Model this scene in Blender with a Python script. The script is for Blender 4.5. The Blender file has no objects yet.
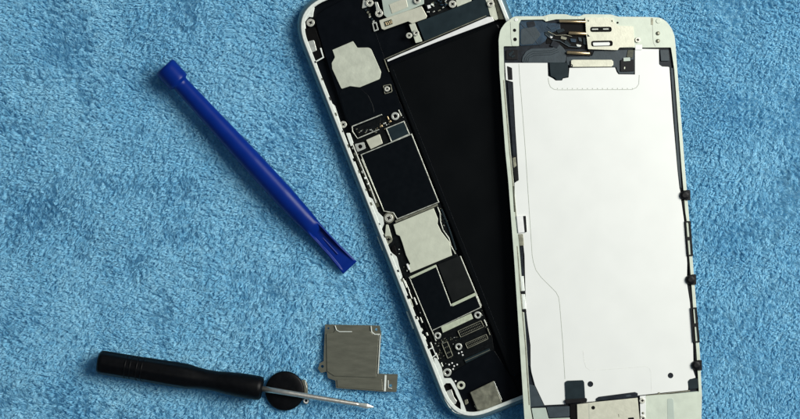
import bpy, bmesh, math, random
import numpy as np
from mathutils import Vector

random.seed(7)
rng = np.random.default_rng(11)
scene = bpy.context.scene
COL = scene.collection

# ------------------------------------------------------------------ survey: 1 unit of the survey grid = 0.38 mm on the towel
S = 0.00038          # metres per survey unit on the towel plane
H = 0.55             # camera height above the towel plane
MM = 0.001

class Level:
    """flat things: survey point -> world point at a height in mm"""
    def __init__(self, a=0.0, b=0.0, c=0.0):
        self.a, self.b, self.c = a, b, c
    def __call__(self, x, y, z):
        u, v = (x - 400) * S, (209.5 - y) * S
        k = self.b * u + self.c * v
        zz = (self.a + z * MM + k) / (1 + k / H)
        f = (H - zz) / H
        return Vector((u * f, v * f, zz))

FLAT = Level()
# the display leans on the right-hand rim of the phone body and touches the towel at its upper right corner
_n = Vector((0.930, 0.367))                   # unit normal of the rim line, pointing right and up
_tilt = 4.3 * MM / (166 * S)
_d0 = ((505.5 - 400) * S) * _n.x + (209.5 * S) * _n.y
TILT = Level(6.0 * MM + _tilt * _d0, -_tilt * _n.x, -_tilt * _n.y)

# ------------------------------------------------------------------ materials
def mat(name, col, rough=0.5, metal=0.0, var=0.12, scale=400.0, bump=0.0, bscale=1500.0, spec=0.5, col2=None, rvar=0.03,
        trans=0.0, sheen=0.0, coat=0.0, stretch=None):
    m = bpy.data.materials.new(name); m.use_nodes = True
    nt = m.node_tree; N = nt.nodes; L = nt.links
    b = N['Principled BSDF']
    tc = N.new('ShaderNodeTexCoord'); mp = N.new('ShaderNodeMapping'); L.new(tc.outputs['Object'], mp.inputs[0])
    if stretch: mp.inputs['Scale'].default_value = stretch
    nz = N.new('ShaderNodeTexNoise'); nz.inputs['Scale'].default_value = scale; nz.inputs['Detail'].default_value = 5
    L.new(mp.outputs[0], nz.inputs['Vector'])
    rp = N.new('ShaderNodeValToRGB')
    c2 = col2 if col2 else tuple(min(1, c * (1 + var)) for c in col)
    c1 = tuple(c * (1 - var) for c in col) if not col2 else col
    rp.color_ramp.elements[0].position = 0.3; rp.color_ramp.elements[1].position = 0.7
    rp.color_ramp.elements[0].color = (*c1, 1); rp.color_ramp.elements[1].color = (*c2, 1)
    L.new(nz.outputs['Fac'], rp.inputs[0]); L.new(rp.outputs[0], b.inputs['Base Color'])
    mr = N.new('ShaderNodeMapRange'); L.new(nz.outputs['Fac'], mr.inputs[0])
    mr.inputs['From Min'].default_value = 0.3; mr.inputs['From Max'].default_value = 0.7
    mr.inputs['To Min'].default_value = max(0.02, rough - rvar); mr.inputs['To Max'].default_value = min(1, rough + rvar)
    L.new(mr.outputs[0], b.inputs['Roughness'])
    b.inputs['Metallic'].default_value = metal
    b.inputs['Specular IOR Level'].default_value = spec
    b.inputs['Sheen Weight'].default_value = sheen
    b.inputs['Coat Weight'].default_value = coat
    if bump:
        n2 = N.new('ShaderNodeTexNoise'); n2.inputs['Scale'].default_value = bscale; n2.inputs['Detail'].default_value = 3
        L.new(mp.outputs[0], n2.inputs['Vector'])
        bp = N.new('ShaderNodeBump'); bp.inputs['Strength'].default_value = bump; bp.inputs['Distance'].default_value = 0.0002
        L.new(n2.outputs['Fac'], bp.inputs['Height']); L.new(bp.outputs[0], b.inputs['Normal'])
    return m

M = dict(
    alu_shaded=mat('shaded_aluminium', (0.12, 0.19, 0.215), .36, .35, .06, 300, .05),  # base colour darkened to hold the shade of the flank turned from light
    rim=mat('polished_rim', (0.80, 0.85, 0.79), .34, .15, .08, 900, .08),
    black=mat('black_film', (0.0012, 0.0022, 0.0038), .34, 0, .15, 300, .03, spec=.12),
    batt=mat('battery_wrap', (0.0022, 0.0028, 0.0032), .30, 0, .15, 60, .03, bscale=400, spec=.12),
    chip=mat('chip_epoxy', (0.0016, 0.0028, 0.0042), .32, 0, .1, 500, .0, spec=.13),
    chipg=mat('chip_glossy', (0.004, 0.005, 0.0045), .36, 0, .15, 200, .02, spec=.3),
    slate=mat('slate_flex', (0.011, 0.021, 0.026), .4, 0, .15, 300, .05, spec=.15),
    pcb=mat('circuit_board', (0.002, 0.003, 0.0035), .4, 0, .5, 900, .15, bscale=2500, spec=.15),
    cream=mat('shield_foil', (0.60, 0.63, 0.51), .45, .25, .04, 350, .15, bscale=900),
    foil=mat('silver_foil', (0.58, 0.61, 0.50), .45, .3, .10, 250, .25, bscale=700),
    wear=mat('scuffed_steel', (0.22, 0.22, 0.165), .40, .5, .3, 500, .2, bscale=1200),
    steel=mat('bright_steel', (0.62, 0.64, 0.58), .32, .55, .12, 600, .08),
    screw=mat('screw_steel', (0.60, 0.60, 0.52), .35, .5, .15, 1500, .1),
    dark=mat('dark_recess', (0.002, 0.002, 0.002), .5, 0, .2, 500, 0, spec=.1),
    gold=mat('brass_pin', (0.55, 0.42, 0.24), .3, .8, .15, 600, .05),
    white=mat('white_trim', (0.80, 0.81, 0.79), .35, .1, .04, 600, .05),
    olive=mat('olive_adhesive', (0.045, 0.050, 0.030), .5, .2, .4, 900, .3),
    green=mat('pale_green_label', (0.46, 0.51, 0.38), .5, .1, .12, 1200, .15),
    frame=mat('display_frame', (0.56, 0.62, 0.52), .42, .12, .06, 300, .06),
    plate=mat('back_plate', (0.77, 0.79, 0.76), .36, .08, .006, 90, .02, bscale=300),
    plate2=mat('plate_tape', (0.42, 0.49, 0.43), .45, .15, .06, 200, .05),
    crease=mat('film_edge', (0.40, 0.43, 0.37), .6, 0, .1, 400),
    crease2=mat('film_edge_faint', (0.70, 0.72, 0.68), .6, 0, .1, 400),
    bracket=mat('display_bracket', (0.62, 0.62, 0.50), .36, .3, .04, 450, .08),
    navy=mat('navy_flex', (0.014, 0.038, 0.066), .36, 0, .5, 250, .15, spec=.3),
    flex=mat('grey_flex', (0.034, 0.050, 0.060), .42, 0, .15, 350, .1, spec=.3),
    base=mat('display_base', (0.008, 0.012, 0.018), .4, 0, .4, 500, .06, spec=.2),
    glass=mat('white_glass', (0.68, 0.71, 0.66), .12, 0, .02, 300, coat=.5),
    rubber=mat('black_rubber', (0.003, 0.0035, 0.0045), .45, 0, .3, 900, .06, spec=.18),
    hand=mat('handle_plastic', (0.0018, 0.002, 0.0026), .42, 0, .3, 500, .06, spec=.14),
    blue=mat('blue_plastic', (0.001, 0.019, 0.19), .33, 0, .08, 200, .05, bscale=900, spec=.2),
    shieldm=mat('tarnished_shield', (0.18, 0.18, 0.138), .33, .5, .07, 160, .14, bscale=900, stretch=(1, 4, 1), rvar=.06),
    edge=mat('shield_edge_metal', (0.58, 0.60, 0.52), .34, .45, .4, 900, .1),
    shaftm=mat('shaft_steel', (0.62, 0.60, 0.54), .36, .85, .08, 900, .05, spec=.6),
    chrome=mat('chrome', (0.80, 0.80, 0.78), .14, .9, .05, 500),
)

# ------------------------------------------------------------------ object helpers
class Thing:
    def __init__(self, name, label, cat, at, lvl=FLAT):
        e = bpy.data.objects.new(name, None); e.empty_display_size = 0.01
        e.location = lvl(at[0], at[1], 0); e['label'] = label; e['category'] = cat
        COL.objects.link(e); self.e = e; self.o = Vector(e.location); self.lvl = lvl

def link(name, bm, mats, thing, parent=None, bevel=0, smooth=False, label=None, kind=None):
    """bm is in world coordinates; stored relative to the thing's own point"""
    bmesh.ops.recalc_face_normals(bm, faces=bm.faces)
    # give every part its own origin, in the middle of its shape
    cs = [v.co for v in bm.verts]
    mid = Vector([sum(c[i] for c in cs) / len(cs) for i in range(3)])
    for v in bm.verts: v.co -= mid
    me = bpy.data.meshes.new(name); bm.to_mesh(me); bm.free()
    for m in (mats if isinstance(mats, (list, tuple)) else [mats]): me.materials.append(M[m])
    if smooth: me.polygons.foreach_set('use_smooth', [True] * len(me.polygons))
    o = bpy.data.objects.new(name, me); COL.objects.link(o)
    po = parent if parent is not None else thing.e
    base = Vector(po['_w']) if '_w' in po else thing.o
    o.parent = po; o.location = mid - base; o['_w'] = tuple(mid)
    if bevel:
        md = o.modifiers.new('edge', 'BEVEL'); md.width = bevel * MM; md.segments = 2; md.limit_method = 'ANGLE'
        md.angle_limit = math.radians(40)
    if label: o['label'] = label
    if kind: o['kind'] = kind
    return o

def rounded(pts, r, seg=5):
    out = []; n = len(pts)
    for i in range(n):
        p0, p1, p2 = Vector(pts[i - 1][:2]), Vector(pts[i][:2]), Vector(pts[(i + 1) % n][:2])
        rr = pts[i][2] if len(pts[i]) > 2 else r
        a, b = p0 - p1, p2 - p1
        la, lb = a.length, b.length
        if rr <= 0 or la < 1e-6 or lb < 1e-6: out.append(tuple(p1)); continue
        a /= la; b /= lb
        ang = a.angle(b)
        if ang > math.radians(172): out.append(tuple(p1)); continue
        d = min(rr / math.tan(max(ang, .3) / 2), la * .49, lb * .49)
        s, e = p1 + a * d, p1 + b * d
        for k in range(seg + 1):
            t = k / seg
            q = s * (1 - t) ** 2 + p1 * 2 * t * (1 - t) + e * t ** 2
            out.append(tuple(q))
    return out

def circle(x, y, r, n=20):
    return [(x + r * math.cos(2 * math.pi * k / n), y + r * math.sin(2 * math.pi * k / n)) for k in range(n)]

def add_prism(bm, pts, z0, z1, lvl, holes=(), mi=0):
    loops = [pts] + list(holes); edges = []; rings = []
    for lp in loops:
        vs = [bm.verts.new(lvl(x, y, z1)) for x, y in lp]
        rings.append(vs)
        for i in range(len(vs)): edges.append(bm.edges.new((vs[i - 1], vs[i])))
    if holes:
        res = bmesh.ops.triangle_fill(bm, use_beauty=True, use_dissolve=False, edges=edges)
        top = [g for g in res['geom'] if isinstance(g, bmesh.types.BMFace)]
    else:
        top = [bm.faces.new(rings[0])]
    low = {}
    for lp, vs in zip(loops, rings):
        for (x, y), v in zip(lp, vs): low[v] = bm.verts.new(lvl(x, y, z0))
    for f in list(top):
        g = bm.faces.new([low[v] for v in reversed(f.verts)]); g.material_index = mi; f.material_index = mi
    for vs in rings:
        for i in range(len(vs)):
            f = bm.faces.new((vs[i - 1], vs[i], low[vs[i]], low[vs[i - 1]])); f.material_index = mi

def prism(name, pts, z0, z1, m, thing, parent=None, r=0, holes=(), bevel=0.08, label=None, lvl=None):
    bm = bmesh.new(); add_prism(bm, rounded(pts, r), z0, z1, lvl or thing.lvl, holes)
    return link(name, bm, m, thing, parent, bevel, label=label)

def stroke(pts, w):
    """outline of a ribbon of width w along a polyline"""
    P = [Vector(p) for p in pts]; L = []; R = []
    for i, p in enumerate(P):
        d = (P[min(i + 1, len(P) - 1)] - P[max(i - 1, 0)]).normalized(); n = Vector((-d.y, d.x)) * w / 2
        L.append(tuple(p + n)); R.append(tuple(p - n))
    return L + R[::-1]

def line(name, pts, w, z0, z1, m, thing, parent=None, bevel=0.05):
    return prism(name, stroke(pts, w), z0, z1, m, thing, parent, bevel=bevel)

def outline(name, pts, w, z0, z1, m, thing, parent=None, r=0, bevel=.05):
    """a closed frame whose outer edge follows pts"""
    q = rounded(pts, r)
    c = Vector((sum(p[0] for p in q) / len(q), sum(p[1] for p in q) / len(q)))
    return prism(name, q, z0, z1, m, thing, parent, holes=[inset(q, w)], bevel=bevel)

def inset(pts, w):
    n = len(pts); area = sum(pts[i - 1][0] * pts[i][1] - pts[i][0] * pts[i - 1][1] for i in range(n))
    sg = 1 if area > 0 else -1; out = []
    for i in range(n):
        p0, p1, p2 = Vector(pts[i - 1]), Vector(pts[i]), Vector(pts[(i + 1) % n])
        a = (p1 - p0); b = (p2 - p1)
        if a.length < 1e-5: a = b
        if b.length < 1e-5: b = a
        a.normalize(); b.normalize()
        na, nb = Vector((-a.y, a.x)), Vector((-b.y, b.x)); nn = (na + nb)
        if nn.length < 1e-4: nn = na
        nn.normalize(); k = 1 / max(.4, nn.dot(na))
        out.append(tuple(p1 + nn * (w * k * sg)))
    return out

def screw(x, y, r, z, thing, parent=None, rot=.4, name='screw', m='screw'):
    bm = bmesh.new(); lvl = thing.lvl; n = 24
    a, b = r * .46, r * .15
    cr = [(a, b), (b, b), (b, a), (-b, a), (-b, b), (-a, b), (-a, -b), (-b, -b), (-b, -a), (b, -a), (b, -b), (a, -b)]
    cs, sn = math.cos(rot), math.sin(rot)
    cross = [(x + p * cs - q * sn, y + p * sn + q * cs) for p, q in cr]
    add_prism(bm, circle(x, y, r, n), z - .5, z, lvl, [cross])
    add_prism(bm, circle(x, y, r * .6, 12), z - .62, z - .35, lvl, mi=1)
    return link(name, bm, [m, 'dark'], thing, parent, bevel=.09)

def lathe(name, x, y, prof, m, thing, parent=None, n=24, smooth=True, bevel=0):
    bm = bmesh.new(); lvl = thing.lvl; rings = []
    for r, z in prof: rings.append([bm.verts.new(lvl(px, py, z)) for px, py in circle(x, y, r, n)])
    for A, B in zip(rings, rings[1:]):
        for i in range(n): bm.faces.new((A[i - 1], A[i], B[i], B[i - 1]))
    bm.faces.new(rings[0]); bm.faces.new(rings[-1])
    return link(name, bm, m, thing, parent, bevel, smooth)

def standoff(x, y, r, z, thing, parent=None, hole=.48, name='standoff', m='steel'):
    bm = bmesh.new(); lvl = thing.lvl
    add_prism(bm, circle(x, y, r), z - 1, z, lvl, [circle(x, y, r * hole)])
    add_prism(bm, circle(x, y, r * .7, 12), z - 1, z - .5, lvl, mi=1)
    return link(name, bm, [m, 'dark'], thing, parent, .1)

def rod(name, a, b, r, m, thing, parent=None, n=14):
    """a, b = (x, y, z mm); r in mm"""
    A, B = thing.lvl(*a), thing.lvl(*b); d = (B - A).normalized()
    u = d.cross(Vector((0, 0, 1))).normalized(); w = u.cross(d); bm = bmesh.new(); rr = r * MM; L = (B - A).length
    rings = []
    for t, k in ((0, .7), (.25 * rr / L * 2, 1), (1 - .5 * rr / L, 1), (1, .7)):
        c = A + (B - A) * t
        rings.append([bm.verts.new(c + (u * math.cos(q) + w * math.sin(q)) * rr * k) for q in [2 * math.pi * i / n for i in range(n)]])
    for P, Q in zip(rings, rings[1:]):
        for i in range(n): bm.faces.new((P[i - 1], P[i], Q[i], Q[i - 1]))
    bm.faces.new(rings[0]); bm.faces.new(rings[-1])
    return link(name, bm, m, thing, parent, 0, True)

def quad(cx, cy, w, h, ang):
    c, s = math.cos(ang), math.sin(ang)
    return [(cx + p * c - q * s, cy + p * s + q * c) for p, q in ((-w / 2, -h / 2), (w / 2, -h / 2), (w / 2, h / 2), (-w / 2, h / 2))]

AX = math.radians(-22)     # lie of the phone body's cross axis in the survey

# ================================================================== PHONE BODY
ph = Thing('phone_body', 'opened silver phone body with exposed black battery, partly under the white display', 'phone', (465, 200))
TL, TR, BR, BL = (286.5, 8), (479, -67.5), (645.5, 355), (453, 430)
def body_ring(ins, r):
    q = inset([TL, TR, BR, BL], ins)
    return rounded(q, max(4, r - ins), 12)
bm = bmesh.new()
prof = [(15, .0), (7, .2), (2.6, 1.0), (.7, 2.0), (0, 3.0), (.5, 4.1), (1.6, 5.0), (3.0, 5.5), (3.9, 5.68), (4.3, 5.76), (7.0, 5.74), (7.5, 5.5), (7.6, 2.0)]
rings = []
for ins, z in prof: rings.append([bm.verts.new(FLAT(x, y, z - .6)) for x, y in body_ring(ins, 40)])
for k, (A, B) in enumerate(zip(rings, rings[1:])):
    for i in range(len(A)):
        f = bm.faces.new((A[i - 1], A[i], B[i], B[i - 1])); f.material_index = 1 if k >= 8 else 0
bm.faces.new(rings[0]); f = bm.faces.new(rings[-1]); f.material_index = 2
housing = link('housing', bm, ['alu_shaded', 'rim', 'black'], ph, smooth=True)
housing.data.polygons.foreach_set('use_smooth', [p.material_index == 0 for p in housing.data.polygons])
# side buttons on the left flank
for (x0, y0, x1, y1) in ((377.6, 236, 383.3, 250.5), (406.8, 311, 413.8, 329)):
    bm = bmesh.new()
    add_prism(bm, rounded(stroke([(x0, y0), (x1, y1)], 2.6), 1.2), 2.2, 4.2, FLAT)
    link('side_button', bm, 'alu_shaded', ph, bevel=.3)

Z = 1.4          # floor of the tray
# black cover sheet over the upper left corner
prism('cover_sheet', [(315, 17), (326, 9), (342, 1), (362, -8), (371, 16), (376, 34), (386, 62), (399, 100), (404, 112), (384, 116), (352, 128), (346, 120), (330, 70), (322, 44), (318, 30)],
      Z, 3.6, 'black', ph, r=2.5, bevel=.03)
prism('round_cover', [(339, 94), (342, 89), (350, 86.5), (360, 88), (368, 95), (372.5, 104), (375, 114), (350, 124), (346, 118)], 3.6, 3.75, 'chip', ph, r=5)
prism('shield_patch', [(332.4, 50, .5), (353, 41.2, 1), (357.3, 47.8, 2), (370.5, 47.6, 5), (381.2, 72, 3), (380, 79, 3), (359.7, 87.4, 3), (350, 86.2, 2), (341.5, 89, 1.5), (332.2, 69, 3), (331.7, 63, 2), (335, 57.3, 3)],
      3.6, 3.95, 'foil', ph, bevel=.08)
# left rim furniture
prism('corner_insert', [(304, 29), (315, 27), (320, 42), (322, 54), (317, 62), (310, 55), (304.5, 40)], Z, 4.6, 'dark', ph, r=2)
prism('grey_contact', [(306.2, 42), (313.9, 40), (316.8, 50.6), (309.5, 53.5)], 4.3, 4.9, 'steel', ph, r=1)
line('hook_clip', [(320.5, 48), (323.3, 57.5), (313.5, 63)], 1.5, 3.6, 5.0, 'rim', ph)
prism('corner_ledge', [(307, 14), (315, 6), (313.5, 13), (313, 17.5), (309, 17), (305, 22), (306, 29), (302.5, 29), (303, 20)], Z, 4.95, 'rim', ph, r=1)
screw(310.5, 22.8, 4.0, 5.15, ph)
outline('screw_seat', circle(310.5, 22.8, 5.1), 1.0, 3, 4.7, 'black', ph)
for P in ([(313.2, 60), (316.5, 63), (321.5, 77), (328, 93), (326, 96)], [(332, 103), (335, 106), (341, 124), (338, 121)],
          [(346, 133), (350, 133), (353.5, 143), (351, 147)]):
    prism('rim_ledge', P, 3, 4.9, 'rim', ph, r=.8)
screw(343.2, 124.6, 3.5, 4.5, ph, rot=.9)
# narrow spring strip along the left rim
line('spring_strip', [(347.5, 133), (352, 143), (357, 155.5), (363, 170), (371, 189), (376, 203)], 1.1, Z, 4.6, 'steel', ph)
line('adhesive_strip', [(355.3, 153), (362, 169), (370, 188), (378, 207)], 3.4, Z, 3.9, 'olive', ph)
for k in range(9):
    t = k / 8; x, y = 350.5 + t * 19.5, 142 + t * 48
    prism('spring_finger', quad(x + random.uniform(-.3, .5), y, random.uniform(1.2, 2.6), random.uniform(1.2, 3.4), AX + random.uniform(-.3, .3)), 3.2, 4.3 + random.uniform(0, .5), random.choice(['steel', 'rim', 'wear']), ph, r=.4)
prism('rim_ledge', [(368, 196), (372.5, 199), (378, 212), (383, 217), (384, 224), (381.5, 230), (384.5, 240), (383, 243), (377, 228)], Z, 4.95, 'rim', ph, r=1)
prism('rim_ledge', [(385, 244), (391.5, 252.5), (396.5, 256.5), (397.6, 260), (399, 266), (402.5, 277), (401, 279), (394, 264)], Z, 4.95, 'rim', ph, r=.8)
prism('rim_notch', [(392, 246.5), (394.5, 245), (397.5, 255.5), (391.8, 255)], 3, 4.7, 'dark', ph, r=.6)
prism('rim_ledge', [(401, 284), (406, 299), (410.5, 298.5), (413.5, 306.5), (411, 311), (409, 308)], Z, 4.95, 'foil', ph, r=.8)
for (x, y, w, h) in ((417.3, 318.5, 2.2, 3.8), (424.6, 338, 2, 4), (421.5, 329.5, 1.8, 3), (415.4, 301, 1.4, 8), (421.3, 320, 1.2, 6), (427, 334, 1.6, 3.5),
                     (431.5, 345, 1.6, 6), (404.8, 283, 1.2, 10), (407.3, 286, .8, 12), (410.5, 295, 1, 8), (437, 356, 1.3, 7), (442, 364.5, 1.3, 4.4)):
    prism('contact_clip', quad(x, y, w, h, AX), 3, 4.6, 'steel', ph, r=.3)
outline('screw_seat', [(428, 349), (433, 347, ), (436.5, 355), (431.5, 358.5)], 1, 3, 5.0, 'rim', ph, r=1.5)
# lower left corner: ledge with an oblong opening holding a clip
opening = rounded([(442.5, 387), (446, 383), (450.5, 383), (454.5, 390), (456, 394), (460.5, 403), (461, 410), (456.5, 413.5), (452.5, 411), (449, 404), (445, 394)], 2)
ledge = [(433.5, 357), (437, 358.5), (441.5, 367), (444, 378, 1), (451, 378), (454, 382), (457.5, 389), (460.5, 396), (463, 402), (467, 413), (461, 414.5), (455, 412), (449, 407), (445, 400), (440.5, 388)]
prism('corner_ledge', ledge, Z, 4.95, 'rim', ph, r=1.2, holes=[opening])
prism('clip_bay', [(442, 386), (448, 382), (457, 392), (462, 408), (455, 414), (446, 402)], Z, 3.4, 'dark', ph, r=1)
prism('bay_clip', [(446.5, 391), (451.5, 389), (454, 397), (457, 401), (455.5, 404), (450.5, 405), (448, 401), (446, 395)], 3.4, 4.6, 'steel', ph, r=1)

# top: shield frame, bracket, cables
outline('square_clip', [(372, 23), (376.5, 21.8), (378.8, 30), (374, 31.8)], 1.2, 3.6, 4.4, 'steel', ph, r=.8)
prism('grey_shield', [(381, -6), (424, -18), (424, 4), (420.5, 5.5), (388, 19), (384, 15)], Z, 3.9, 'plate2', ph, r=.8)
prism('cream_label', [(389, 4.5), (406, -2), (408, 7.2), (392, 13.8)], 3.9, 4.1, 'bracket', ph, r=.4)
br = prism('top_bracket', [(379, 20.5), (421.6, 6), (427.2, 16.2), (426, 18.6), (412, 23.7), (408, 21.5), (384.3, 30), (381.6, 29)], 3.0, 4.5, 'bracket', ph, r=1, bevel=.15)
prism('gold_window', [(383.5, 22), (391.5, 19.2), (393, 24), (385, 27)], 4.5, 4.56, 'olive', ph, br, r=.5)
for k in range(4):
    prism('gold_contact', quad(386.2 + k * 1.7, 23.9 - k * .6, .7, 3.2, AX), 4.56, 4.66, 'gold', ph, br)
prism('bracket_tab', [(409, 24.5), (414.8, 22.8), (418, 31), (422.4, 41.5), (415.6, 43.2), (412.6, 34)], 3.4, 3.9, 'foil', ph, r=.6)
prism('bracket_arm', [(374.5, 2), (377.5, 2), (379.5, 8), (382, 11), (376, 14), (376, 8)], 3.4, 4.1, 'steel', ph, r=.8)
prism('small_gusset', [(363, 0), (366.5, 1), (367.5, 7), (361.8, 8.8)], 3.4, 4.2, 'steel', ph, r=.8)
for x, y, r in ((369.5, 3, 3.9), (379, 13.5, 3.9), (409, 35.6, 3.0), (416, 33, 3.0), (417, .6, 3.4), (452.5, 4.2, 3.8), (490.6, 3.8, 3.6), (387, 89, 2.7)):
    screw(x, y, r, 4.75, ph, rot=random.uniform(0, 1.5))
outline('screw_seat', [(382.8, 85.5), (391, 84), (392.5, 92), (384.5, 94.5)], .8, 3.6, 4.2, 'wear', ph, r=1.5)
prism('cable_cover', [(417, 22.5), (447, 11), (471.6, 1.2), (485.5, -5), (490.5, 15.5), (424.5, 41.5)], Z, 4.0, 'slate', ph, r=1, bevel=.15)
prism('silver_tab', [(455, -4), (471.6, -6), (471.4, 1.2), (457.2, 7)], 3.2, 4.2, 'foil', ph, r=.4)
wb = prism('battery_bracket', [(387, 60.1), (400, 54.2), (438, 38.1), (487.5, 17), (492, 16.8), (494.6, 20.9), (438, 41.7), (400, 56.7), (387.6, 62)], Z, 4.75, 'white', ph, r=.8, bevel=.15)
line('bracket_lip', [(385.5, 58.9), (430, 39.6), (486, 15.9)], .9, 3.6, 4.7, 'wear', ph)
line('tray_edge', [(384.2, 59), (386.6, 66), (389, 72)], .8, Z, 4.3, 'wear', ph)
prism('side_strip', [(483.5, -6), (490, -8), (494.5, 4), (498.5, 19), (495.5, 20.5), (490, 15.5), (488.5, 9)], 3, 4.2, 'foil', ph, r=.8)
prism('side_shield', [(492.5, -6), (499, -8), (506, 10), (505, 19.5), (499, 19.5)], 3, 4.5, 'olive', ph, r=.6)
# small fittings between bracket and cover
for k in range(22):
    x = random.uniform(425, 447); y = 12 - (x - 425) * .38 + random.uniform(-7, 4)
    prism('contact_clip', quad(x, y, random.uniform(1, 3.2), random.uniform(.7, 1.8), random.uniform(-1.2, .6)), 3.3, 3.9 + random.uniform(0, .5), random.choice(['wear', 'steel', 'slate', 'rim', 'navy']), ph, r=.2)
prism('white_chip', [(427, 5.5), (430, 4.8), (431, 8), (428, 9)], 3.5, 4.4, 'white', ph, r=.4)
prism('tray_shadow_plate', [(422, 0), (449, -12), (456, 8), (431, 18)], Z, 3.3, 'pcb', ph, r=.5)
for k in range(7):
    prism('contact_clip', quad(366.5 + k * 1.3 + random.uniform(-.6, .6), 10 + k * 2.3, 1.6, 2.2, random.uniform(0, 1)), 3.5, 4.0, random.choice(['wear', 'steel', 'slate']), ph, r=.2)

# battery
bt = prism('battery', [(387.5, 66.5), (497.5, 22.5), (621, 333), (511, 377)], Z, 4.3, 'batt', ph, r=4, bevel=.5)
prism('battery_seam', stroke([(393, 70), (514, 371)], 1.0), 4.3, 4.34, 'chip', ph, bt)

# circuit board and what is soldered to it
lb = prism('circuit_board', [(350, 127), (384, 113), (400, 108), (405, 113), (413, 133), (441, 203), (455, 250), (481, 306), (492, 336), (494, 350), (462, 366), (446, 377), (440, 362), (425, 325), (405, 277), (388, 247), (378, 217), (357, 157)],
           Z, 3.1, 'pcb', ph, r=2)
def on(name, *a, **k): return prism(name, *a, ph, lb, **k)
line('connector_rail', [(352, 126.5), (382, 114.5)], 1.1, 3.1, 4.1, 'edge', ph, lb)
line('connector_rail', [(352, 126.5), (352.6, 131.5), (357.5, 138.5), (379, 129.5)], 1.0, 3.1, 4.1, 'edge', ph, lb)
on('connector_block', [(354, 128), (381, 117), (380, 127.5), (358.5, 136.5)], 3.1, 3.9, 'pcb', r=.8)
for k in range(16):
    on('small_component', quad(356.5 + random.uniform(0, 22), 131 - random.uniform(-2, 2), random.uniform(.7, 2), random.uniform(.6, 1.1), AX), 3.9, 4.1, random.choice(['olive', 'wear', 'slate', 'wear', 'steel']), bevel=0)
    
for (x, y, w, h) in ((381, 126.2, 3, 2), (384.5, 123.4, 3, 1.4), (390, 121.6, 2.4, 1.8), (379.5, 124, 1.4, 1.6), (386.5, 125, 1.2, 1.2), (388, 118, 1.2, 3.6)):
    on('gold_contact', quad(x, y, w, h, AX), 3.1, 3.9, 'gold' if h > 1.5 else 'steel', r=.3)
standoff(395.2, 116.2, 4.0, 4.3, ph, lb)
line('shield_finger', [(398.5, 110), (401.5, 116)], 1.1, 3.1, 4.2, 'edge', ph, lb)
on('cream_label', [(366, 140), (379.6, 134), (382.8, 143.5), (370.8, 149.2)], 3.1, 4.0, 'bracket', r=.8)
on('ring_tab', [(354.6, 144.2), (364, 142), (365.8, 148.5), (357.5, 152)], 3.1, 4.1, 'steel', r=1, holes=[circle(360.2, 146.6, 2.1)])
on('ring_core', circle(360.2, 146.6, 2.6, 12), 3.1, 3.5, 'dark')
on('dark_chip', [(386, 128.5), (403.7, 121.3), (409.3, 134), (391.7, 142)], 3.1, 3.9, 'slate', bevel=.05)
outline('shield_edge', [(385.6, 128.3), (404.1, 120.8), (409.9, 134.3), (391.4, 142.5)], .9, 3.1, 4.05, 'edge', ph, lb)
def shielded(pts, w, m='chip', z=4.2, rm='steel'):
    outline('shield_edge', pts, w * .72, 3.1, z, 'edge', ph, lb)
    on('chip', inset(pts, w), 3.1, z - .12, m, bevel=.02)
shielded([(360.4, 154.6), (411.8, 133.6), (439.2, 202.4), (397, 219.5), (393, 213), (383.6, 211.5)], 1.25)
line('shield_lip', [(361.5, 159), (384, 211)], .7, 3.1, 4.35, 'foil', ph, lb)
screw(388.8, 218, 4.2, 4.9, ph, lb, rot=.2)
outline('screw_seat', circle(388.8, 218, 5.3), .9, 3.1, 4.4, 'wear', ph, lb)
on('screw_tab', [(386, 224.5), (388.2, 224.5), (391, 234), (392.5, 240), (388, 245), (383.5, 240), (385.3, 233)], 3.1, 4.3, 'foil', r=1)
screw(388.5, 239.6, 3.9, 4.8, ph, lb, rot=.1, m='wear')
on('shield_strip', [(395, 220.8), (437.2, 203.8), (437.8, 205.8), (395.6, 222.8)], 3.1, 4.05, 'wear', bevel=.05)
on('silver_shield', [(393.4, 224.5), (433.6, 208), (438, 219), (437.6, 224), (441.2, 231.5), (449.4, 242), (452.1, 255.4), (410.3, 272.8), (407.8, 265.5), (410.2, 263.8), (406, 255), (402.4, 243), (399.8, 236), (396.3, 234.4)], 3.1, 4.25, 'cream', r=.5, bevel=.1)
line('side_spring', [(437.5, 207), (440, 213), (440.5, 222), (443, 230), (449, 238.5), (451, 246), (455.5, 254)], 1.0, 3.1, 4.0, 'edge', ph, lb)
line('side_spring', [(441.5, 209), (446, 220), (450, 231), (456, 250)], 1.5, 3.1, 3.7, 'slate', ph, lb)
on('white_tooth', [(406.2, 264), (408, 263.5), (410.2, 269.5), (408.6, 270)], 3.1, 4.3, 'white')
# L shaped chip and the memory chip in its corner
shielded([(408.8, 277.4), (436, 264.8), (451.2, 305.2), (475.6, 294), (481.2, 307.5), (431.5, 331.3)], 1.1)
on('pale_edge', [(409.6, 276.6), (435.6, 264.6), (436.6, 266.8), (411.2, 278.6)], 4.1, 4.28, 'green', bevel=0)
on('memory_chip', [(437.6, 264.4), (460, 255.4), (474.6, 291.4), (452.4, 302.2)], 3.1, 4.05, 'chipg', bevel=.1)
line('shield_edge', [(460.3, 256), (481.3, 306)], 1.0, 3.1, 4.2, 'edge', ph, lb)
on('pale_edge', [(451, 304), (475, 292.6), (476.2, 295.4), (452.6, 306.4)], 4.2, 4.34, 'green', r=.5)
on('pale_label', [(440.9, 326.8), (471.1, 313.2), (473.2, 318.6), (442.8, 332.8)], 3.1, 4.3, 'green', r=.3)
for x, y, r in ((477.7, 315, 3.6), (437.6, 335.6, 3.5), (458.6, 346.6, 3.5), (447.3, 372.3, 4.1)): standoff(x, y, r, 4.4, ph, lb)
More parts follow.
